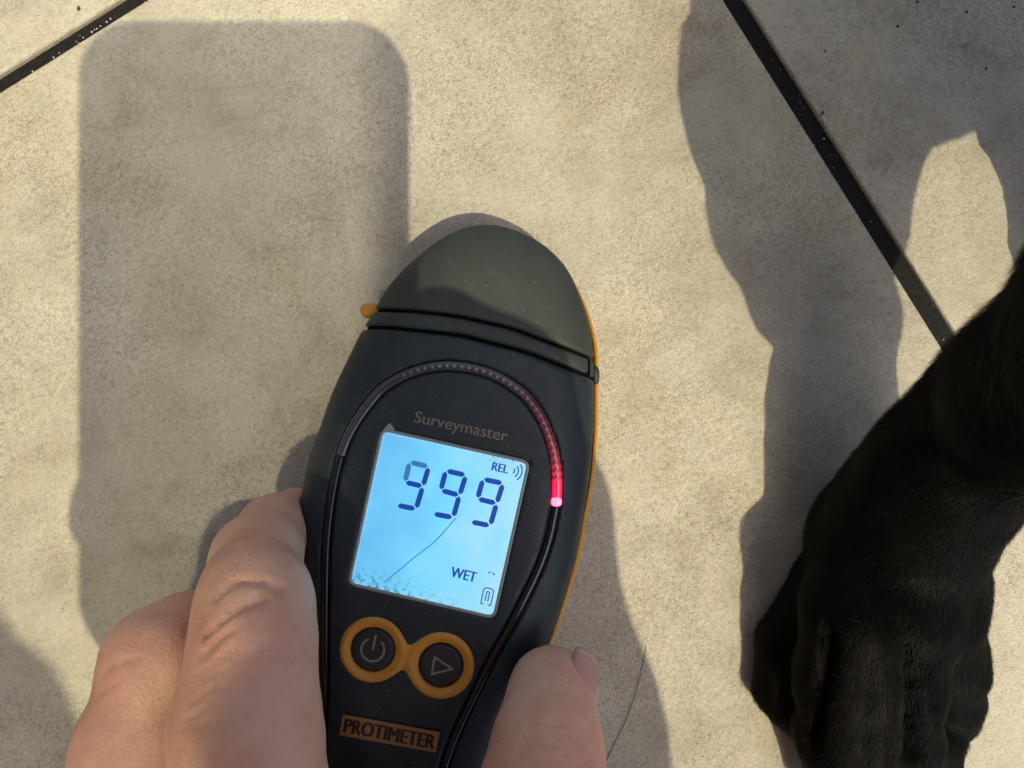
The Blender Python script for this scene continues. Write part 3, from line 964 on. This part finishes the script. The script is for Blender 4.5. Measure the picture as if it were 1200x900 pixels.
def fur(V, F, N, count, length, lift_, width, flow, seed, name, parent, mat, region=None):
    r = np.random.default_rng(seed)
    tri = np.concatenate([F[:, [0, 1, 2]], F[:, [0, 2, 3]]])
    A, B, C = V[tri[:, 0]], V[tri[:, 1]], V[tri[:, 2]]
    ar = np.linalg.norm(np.cross(B-A, C-A), axis=1)
    if region is not None: ar = ar*region((A+B+C)/3)
    i = r.choice(len(tri), count, p=ar/ar.sum())
    u, v = r.random(count), r.random(count); m = u+v > 1; u[m] = 1-u[m]; v[m] = 1-v[m]
    Pt = A[i] + (B[i]-A[i])*u[:, None] + (C[i]-A[i])*v[:, None]
    Nn = N[tri[i, 0]]*(1-u-v)[:, None] + N[tri[i, 1]]*u[:, None] + N[tri[i, 2]]*v[:, None]
    Nn /= np.linalg.norm(Nn, axis=1)[:, None]
    fl = flow(Pt) + r.normal(0, .28, (count, 3))
    # clumps lie over one another
    fl += .35*np.stack([vnoise(Pt, .5, seed+k) for k in range(3)], 1)
    tg = fl - np.sum(fl*Nn, 1)[:, None]*Nn; tg /= np.linalg.norm(tg, axis=1)[:, None] + 1e-9
    L = length(Pt)*r.uniform(.6, 1.25, count)
    sd = np.cross(tg, Nn); w = width*r.uniform(.7, 1.3, count)
    lf = lift_*r.uniform(.4, 1.6, count)
    p0 = Pt - Nn*.25
    p1 = Pt + tg*(L*.5)[:, None] + Nn*(L*.5*lf)[:, None]
    p2 = Pt + tg*L[:, None] + Nn*(L*.75*lf)[:, None]
    VV = np.stack([p0 - sd*w[:, None], p0 + sd*w[:, None], p1 + sd*(w*.8)[:, None], p1 - sd*(w*.8)[:, None], p2], 1).reshape(-1, 3)
    b = (np.arange(count)*5)[:, None]
    FF = np.concatenate([b + np.array([[0, 1, 2]]), b + np.array([[0, 2, 3]]), b + np.array([[3, 2, 4]])])
    o = mesh_obj(name, VV, FF, mat, parent, smooth=True)
    o['kind'] = 'stuff'
    return o
def leg_flow(Pt):
    # down the limb to the carpus, then towards the toes
    f = np.tile(v3(-.35, -.8, -.45), (len(Pt), 1))
    k = np.clip((-20 - Pt[:, 1])/20, 0, 1)[:, None]
    return f*(1-k) + v3(.0, -1, -.25)*k
vis = lambda c: ((c[:, 1] > -100) & (c[:, 2] > 1.5) & (c[:, 1] < 22)).astype(float)
fur(legV, legF[keep], legN, 190000, lambda p: np.clip(2.2 + (p[:, 1]+60)*.03, 2.0, 4.4), .20, .055, leg_flow, 11, 'fur', dog, M_HAIR, vis)

# ------------------------------------------------------------------ the person: both hands, arms, head, clothes
def device_sdf(G):
    X, Y = G[0][:, :, 0], G[1][:, :, 0]
    Xg, Yg = np.broadcast_arrays(X, Y)
    d2 = poly_sdf(Xg, Yg, np.array([W(x, y, 12)[:2] for x, y in catmull(ORP, 3, True)]))
    dd = np.maximum(0, -d2); zt = ztop_d(dd, along(Xg, Yg))
    low = np.interp(dd, [0, .3, 1.5, 3.2, 5.5, 8.5], [11.5, 7.6, 4.5, 2.6, 1.2, .4])
    return np.maximum(np.maximum(d2[:, :, None], G[2] - zt[:, :, None]), low[:, :, None] - G[2])

LW = (v3(-46, -178, 72), 26)                       # left wrist
def left_hand(G, fine=False):
    index = [(W(302, 1010, 56), 13.4), (W(288, 850, 52), 11.6), (W(297, 755, 48), 9.9), (W(299, 703, 43), 9.3), (W(301, 654, 31), 7.9), (W(321, 621, 18), 6.7), (W(346, 602, 9.5), 5.8)]
    middle = [(W(186, 1020, 37), 13.2), (W(168, 880, 36), 11.8), (W(187, 775, 34), 9.8), (W(225, 750, 26), 8.8), (W(280, 730, 17), 7.8), (W(338, 708, 9.5), 6.8)]
    ring = [(v3(-72, -102, 48), 11.5), (v3(-67, -80, 24), 8.6), (v3(-58, -70, 12), 7.8), (v3(-44, -66, 7.5), 6.2)]
    little = [(v3(-78, -118, 46), 10), (v3(-72, -98, 22), 8), (v3(-62, -88, 11), 7), (v3(-48, -84, 7), 5.4)]
    thumb = [(v3(-20, -128, 58), 17), (W(628, 1010, 47), 13.5), (W(637, 915, 40), 10.6), (W(643, 860, 35), 9.2), (W(645, 814, 29), 7.6), (W(646, 802, 27), 7.2)]
    D = chain(G, index, 4)
    D = smin(D, chain(G, middle, 4), .8)
    D = smin(D, chain(G, ring, 4), .8)
    D = smin(D, chain(G, little, 4), .8)
    palm = chain(G, [(W(302, 1030, 56), 12.8), (v3(-44, -138, 68), 19), LW], 10)
    palm = smin(palm, chain(G, [(W(186, 1040, 37), 12.6), (v3(-58, -138, 66), 20), LW], 10), 12)
    palm = smin(palm, chain(G, [(v3(-72, -103, 47), 12), (v3(-64, -142, 60), 19), LW], 10), 12)
    palm = smin(palm, chain(G, [(v3(-78, -119, 45), 10.5), (v3(-68, -152, 58), 18), LW], 10), 12)
    D = smin(D, palm, 4)
    D = smin(D, smin(chain(G, thumb, 4), cone_sdf(G, v3(-20, -128, 58), v3(-40, -160, 66), 17, 22), 12), 5)
    # web between thumb and index
    D = smin(D, cone_sdf(G, v3(-40, -98, 56), v3(-16, -104, 52), 8, 8), 10)
    if fine:
        D = np.maximum(D, -(device_sdf(G) - .15))
    return np.maximum(D, -G[2] + .3)
lo, hi, h = (-106, -100, -.4), (32, -4, 80), .72
axh, G = grid(lo, hi, h)
D = left_hand(G, True).astype(np.float32)
HD, HLO, HH = D, lo, h
hV, hF = surface_nets(D, lo, h)
hN = normals(hV, hF)
on_hand = lambda px, _: on_skin(D, lo, h, px)
deep = [[(240, 742), (256, 728), (272, 716), (290, 708), (312, 700)], [(252, 700), (272, 683), (297, 679), (318, 684), (332, 692)],
        [(236, 768), (250, 752), (268, 738)]]
soft = [[(232, 790), (250, 775), (275, 760)], [(222, 822), (242, 808), (262, 802)], [(214, 845), (236, 832)], [(205, 858), (222, 850), (248, 846)], [(280, 770), (300, 760), (322, 752)], [(262, 722), (285, 704), (315, 692), (338, 690)],
        [(225, 806), (240, 792), (258, 786)], [(606, 880), (625, 872), (650, 872)], [(612, 868), (632, 860), (655, 861)], [(618, 850), (636, 846), (656, 848)], [(118, 790), (140, 775), (165, 770)], [(110, 815), (135, 800)]]
deep = [q for q in (on_hand(c, 50) for c in deep) if len(q) > 1]
soft = [q for q in (on_hand(c, 50) for c in soft) if len(q) > 1]
hV = px_crease(hV, hN, deep, .95, .85)
hV = px_crease(hV, hN, soft, .45, .65)
hV = hV + hN*(vnoise(hV, .22, 21)*.28 + vnoise(hV, .55, 22)*.12)[:, None]

RW = (v3(66, -222, 190), 27)                       # right wrist
def right_hand(G):
    D = chain(G, [(v3(22, -52, 186), 8.6), (v3(36, -63, 187), 10), (v3(43, -100, 186), 18), (v3(49, -150, 184), 24), RW], 10)     # thenar side along the phone's edge
    D = smin(D, chain(G, [(v3(24, -56, 186), 8.5), (v3(8, -62, 200), 8.4), (v3(-14, -72, 199), 7.2)], 4), 4)                       # thumb over the screen
    D = smin(D, chain(G, [(v3(28, -110, 166), 14), (v3(40, -160, 172), 20), RW], 10), 12)
    D = smin(D, cone_sdf(G, v3(19, -56, 186), v3(24, -125, 182), 8, 12), 8)
    for i, (y, L) in enumerate(((-62, -49), (-82, -52), (-101, -57), (-118, -50))):                                              # four fingers under the phone
        D = smin(D, chain(G, [(v3(30, y - 24, 166), 10.5), (v3(-10, y - 8, 171), 8.6), (v3(-44, y - 2, 172), 7.8), (v3(L, y, 180), 7.0), (v3(L + 1, y + 1, 190), 6.2)], 4), 1.5)
    X, Y, Z = G
    phone = np.maximum(np.maximum(np.abs(X + 22) - 38.6, np.abs(Y + 61) - 75.5), np.abs(Z - 187.2) - 4.4)
    return np.maximum(D, -phone)
lo, hi, h = (-80, -225, 145), (105, -30, 214), 2.0
_, G = grid(lo, hi, h)
R_ = right_hand(G)
rhV, rhF = surface_nets(R_.astype(np.float32), lo, h)

HEAD = v3(-58, -346, 500)
FWD = np.array([.12, .55, -.83]); FWD /= np.linalg.norm(FWD)         # looking down at the phone
UPV = np.array([.0, .83, .55]); UPV = UPV - (UPV @ FWD)*FWD; UPV /= np.linalg.norm(UPV)
SID = np.cross(FWD, UPV)
hp_ = lambda f, u, s: HEAD + FWD*f + UPV*u + SID*s
def head_sdf(G0):
    sl, G = sub_grid(G0, HEAD - 190, HEAD + 190)
    X, Y, Z = G
    q = [(X-HEAD[0])*v[0] + (Y-HEAD[1])*v[1] + (Z-HEAD[2])*v[2] for v in (FWD, UPV, SID)]
    d = (np.sqrt((q[0]/90)**2 + ((q[1]-18)/88)**2 + (q[2]/72)**2) - 1)*72
    d = smin(d, (np.sqrt(((q[0]-30)/58)**2 + ((q[1]+52)/62)**2 + (q[2]/54)**2) - 1)*54, 22)
    d = smin(d, cone_sdf(G, hp_(84, 4, 0), hp_(104, -30, 0), 7, 12), 8)              # nose
    for s in (-1, 1):
        d = np.maximum(d, -(cone_raw(G, hp_(92, 4, 32*s), hp_(92, 4, 30*s), 15, 15)))
        d = smin(d, cone_sdf(G, hp_(74, 3, 31*s), hp_(74, 3, 31*s), 13, 13), 3)      # eyes
        d = smin(d, cone_sdf(G, hp_(-2, 12, 74*s), hp_(-4, -22, 70*s), 12, 9), 5)    # ears
        d = smin(d, cone_sdf(G, hp_(82, 22, 14*s), hp_(74, 24, 46*s), 6, 5), 7)      # brows
    d = smin(d, cone_sdf(G, hp_(84, -56, -18), hp_(84, -56, 18), 6, 6), 4)           # lips
    return Blk(G0, sl, d)
L_EL, L_SH = v3(-168, -390, 170), v3(-150, -500, 400)
R_EL, R_SH = v3(200, -420, 270), v3(130, -490, 400)
def arms(G, grow=0.0):
    D = chain(G, [(LW[0], 26+grow), (L_EL, 38+grow), (L_SH, 52+grow)], 20)
    return smin(D, chain(G, [(RW[0], 26+grow), (R_EL, 38+grow), (R_SH, 52+grow)], 20), 10)
def torso(G, grow=0.0):
    D = chain(G, [(L_SH, 52+grow), (v3(-35, -500, 405), 85+grow), (R_SH, 52+grow)], 40)
    return smin(D, chain(G, [(v3(-35, -520, 380), 115+grow), (v3(-35, -640, 260), 110+grow), (v3(-35, -720, 165), 120+grow)], 40), 40)
lo, hi, h = (-320, -870, 0), (280, -75, 640), 5.0
_, G = grid(lo, hi, h)
B = smin(arms(G), torso(G), 20)
B = smin(B, cone_sdf(G, v3(-45, -460, 430), HEAD - FWD*20 - UPV*55, 62, 54), 25)
B = smin(B, head_sdf(G), 14)
B = smin(B, left_hand(G), 3)
B = smin(B, right_hand(G), 3)
finebox = np.maximum(-93 - G[1], G[2] - 82) * np.ones((1, 1, 1), np.float32)     # the finely built part of the left hand is kept out
B = np.maximum(B, -(finebox + 0*G[0]))
rbox = np.maximum(-218 - G[1], 150 - G[2]) + 0*G[0]
B = np.maximum(B, -rbox)
bV, bF = surface_nets(B.astype(np.float32), lo, h)
pV, pF = join((hV, hF), (bV, bF), (rhV, rhF))
person = mesh_obj('person', pV, pF, M_SKIN, base=(-40, -600, 0))
tag(person, 'person kneeling over the paving whose bare left hand grips the meter', 'person')

# thumb nail: a curved plate on the thumb's outer side
ta, tb = W(641, 872, 36.5), W(656, 795, 26)
td = (tb - ta)/np.linalg.norm(tb - ta)
nn = np.array([.70, .10, .70]); nn -= (nn @ td)*td; nn /= np.linalg.norm(nn); ns = np.cross(td, nn)
def nail():
    V, n, m = [], 11, 13
    keep_r = {}
    for layer in (0, 1):
        for i in range(m):
            t = i/(m-1)
            tt = .66 + .60*t; c = ta + (tb - ta)*tt; r = np.interp(tt, [0, 1], [9.5, 7.0])
            half = math.radians(40)*min(1, .8 + .6*t)*(1 if t < .9 else (1 - (t-.9)*1.6))
            for j in range(n):
                a = half*(2*j/(n-1) - 1)
                dr = nn*math.cos(a) + ns*math.sin(a)
                rr = 4.0
                while rr < 13:                       # out to the skin
                    q = np.clip(((c + dr*rr - np.array(HLO))/HH).astype(int), 0, np.array(HD.shape)-1)
                    if HD[tuple(q)] > .25: break
                    rr += .1
                keep_r[j] = min(rr, 8.1) if tt < .95 else keep_r.get(j, rr); rr = keep_r[j]
                rr += (.12 if layer == 0 else -.6) - .3*max(0, .1 - t)/.1 - .25*t - .6*abs(2*j/(n-1)-1)**5
                V.append(c + dr*rr)
    F = []
    for i in range(m-1):
        for j in range(n-1):
            F.append((i*n+j, i*n+j+1, (i+1)*n+j+1, (i+1)*n+j)); k = n*m
            F.append((k+(i+1)*n+j, k+(i+1)*n+j+1, k+i*n+j+1, k+i*n+j))
    rim = [i*n for i in range(m)] + [(m-1)*n+j for j in range(1, n)] + [i*n+n-1 for i in range(m-2, -1, -1)] + [j for j in range(n-2, 0, -1)]
    for a, b in zip(rim, rim[1:] + rim[:1]): F.append((a, b, n*m+b, n*m+a))
    return V, F
nl = mesh_obj('nail', *nail(), M_NAIL, person)
nl.data.materials.append(new_mat('nail_free_edge', (.50, .36, .29), .35))
for p in nl.data.polygons:
    if min(p.vertices) % 143 >= 11*10: p.material_index = 1

jk = arms(G, 9)                                  # sleeves stop short of both wrists
wl = cone_raw(G, LW[0] + v3(14, 22, -8), LW[0] + v3(-8, -14, 6), 62, 48)
wr = cone_raw(G, RW[0] + v3(-10, 40, -5), RW[0] + v3(8, -14, 4), 70, 48)
jk = np.maximum(np.maximum(jk, -wl), -wr)
jk = smin(jk, torso(G, 14), 25)
jk = smin(jk, cone_sdf(G, v3(-45, -480, 415), v3(-50, -455, 432), 74, 72), 15)
jk = jk + 2.0*np.sin(G[0]*.05 + G[1]*.03)*np.sin(G[2]*.06 + G[1]*.02)
mesh_obj('jacket', *surface_nets(jk.astype(np.float32), lo, h), M_NAVY, person)
lo2, hi2, h2 = (-330, -1100, 0), (330, -380, 420), 7.0
_, G2 = grid(lo2, hi2, h2)
tr = smin(cone_sdf(G2, v3(-80, -730, 150), v3(-120, -560, 75), 95, 68), cone_sdf(G2, v3(30, -730, 150), v3(110, -560, 75), 95, 68), 20)
tr = smin(tr, chain(G2, [(v3(-120, -560, 75), 66), (v3(-115, -950, 60), 50)], 10), 15)
tr = smin(tr, chain(G2, [(v3(110, -560, 75), 66), (v3(90, -950, 60), 50)], 10), 15)
tr = smin(tr, chain(G2, [(v3(-80, -730, 160), 100), (v3(30, -730, 160), 100)], 10), 25)
tr = np.maximum(tr, -G2[2] + 1)
mesh_obj('trousers', *surface_nets(tr.astype(np.float32), lo2, h2), M_DENIM, person)
_, G3 = grid(HEAD - 130, HEAD + 130, 4.0)
hd = head_sdf(G3).full() - 9
q = [(G3[0]-HEAD[0])*v[0] + (G3[1]-HEAD[1])*v[1] + (G3[2]-HEAD[2])*v[2] for v in (FWD, UPV, SID)]
hd = np.maximum(hd, np.maximum(q[0]*.9 - q[1]*.55 - 12, -q[1] - 40))
hd = hd + 1.2*np.sin(q[2]*.45 + q[0]*.1)
mesh_obj('hair', *surface_nets(hd.astype(np.float32), HEAD - 130, 4.0), M_BROWN_HAIR, person)

# ------------------------------------------------------------------ the phone that takes the picture (its shadow lies on the paving)
def rounded_slab(x0, x1, y0, y1, z0, z1, r, e, n=8):
    V, F = [], []
    prof = [(e, z0), (e*.3, z0 + e*.3), (0, z0 + e), (0, z1 - e), (e*.3, z1 - e*.3), (e, z1)]
    for ins, z in prof:
        rr = r - ins
        for cx, cy_, a0 in ((x1-r, y1-r, 0), (x0+r, y1-r, 90), (x0+r, y0+r, 180), (x1-r, y0+r, 270)):
            for k in range(n+1):
                a = math.radians(a0 + 90*k/n); V.append((cx + rr*math.cos(a), cy_ + rr*math.sin(a), z))
    m = 4*(n+1)
    F = [(i*m+j, i*m+(j+1) % m, (i+1)*m+(j+1) % m, (i+1)*m+j) for i in range(len(prof)-1) for j in range(m)]
    F.append(tuple(range(m))[::-1]); F.append(tuple((len(prof)-1)*m+j for j in range(m)))
    return V, F
phone = mesh_obj('smartphone', *rounded_slab(-60.5, 16, -136, 12.5, 183, 191, 13, 1.6), plastic_mat('phone_case', (.03, .03, .034), .5), base=(-22, -61, 183))
tag(phone, 'smartphone held level above the meter to take the picture', 'smartphone')
mesh_obj('phone_screen', *rounded_slab(-57.5, 13, -133, 9.5, 191.02, 191.4, 10, .15), new_mat('phone_glass', (.01, .01, .012), .08), phone, smooth=False)
mesh_obj('camera_bump', *rounded_slab(-14, 13, -19, 10, 181.6, 183.02, 6, .5), M_BLACK, phone)
for q in ((0, 0), (-6, -11)):
    lv, lf = sweep([(q[0], q[1], 180.9), (q[0], q[1], 181.65)], 4.6, 24)
    mesh_obj('camera_lens', lv, lf, M_BLACK, phone, smooth=False)

# ------------------------------------------------------------------ the house beside the patio: its window mirrors the sun
wn = np.array([.9963, .085, 0]); wt = np.array([-.085, .9963, 0]); w0 = np.array([-228.0, -900.0, 0])
def wall_box(a0, a1, z0, z1, d0, d1):
    V, F = box(a0, a1, d0, d1, z0, z1)
    return np.array([w0 + wt*v[0] + wn*v[1] + np.array([0, 0, v[2]]) for v in V]), F[:, ::-1]
house = empty('house', (w0[0], w0[1], 0))
tag(house, 'rendered house wall with a tall window beside the patio', 'house')
A0, A1_, Z0, Z1 = -900, 620, 1130, 1780
render_m = cloth_mat('cream_render', (.27, .275, .28))
mesh_obj('wall', *join(wall_box(-2600, A0, 0, 3600, -220, 0), wall_box(A1_, 2400, 0, 3600, -220, 0), wall_box(A0, A1_, 0, Z0, -220, -1), wall_box(A0, A1_, Z1, 3600, -220, -1)), render_m, house, smooth=False)
fr = mesh_obj('window_frame', *join(wall_box(A0, A0+45, Z0, Z1, -90, -4), wall_box(A1_-45, A1_, Z0, Z1, -90, -5), wall_box(A0, A1_, Z0, Z0+40, -90, -3), wall_box(A0, A1_, Z1-45, Z1, -90, -6)),
              new_mat('white_frame', (.75, .75, .73), .4), house, smooth=False)
M_PANE = new_mat('double_glazing', (.012, .014, .016), .12, IOR=2.6, Coat_Weight=1.0, Coat_Roughness=.12)
M_PANE.node_tree.nodes['Principled BSDF'].inputs['Specular Tint'].default_value = (.80, .90, 1.0, 1)
mesh_obj('pane', *wall_box(A0+45, A1_-45, Z0+40, Z1-45, -30, -8), M_PANE, fr, smooth=False)
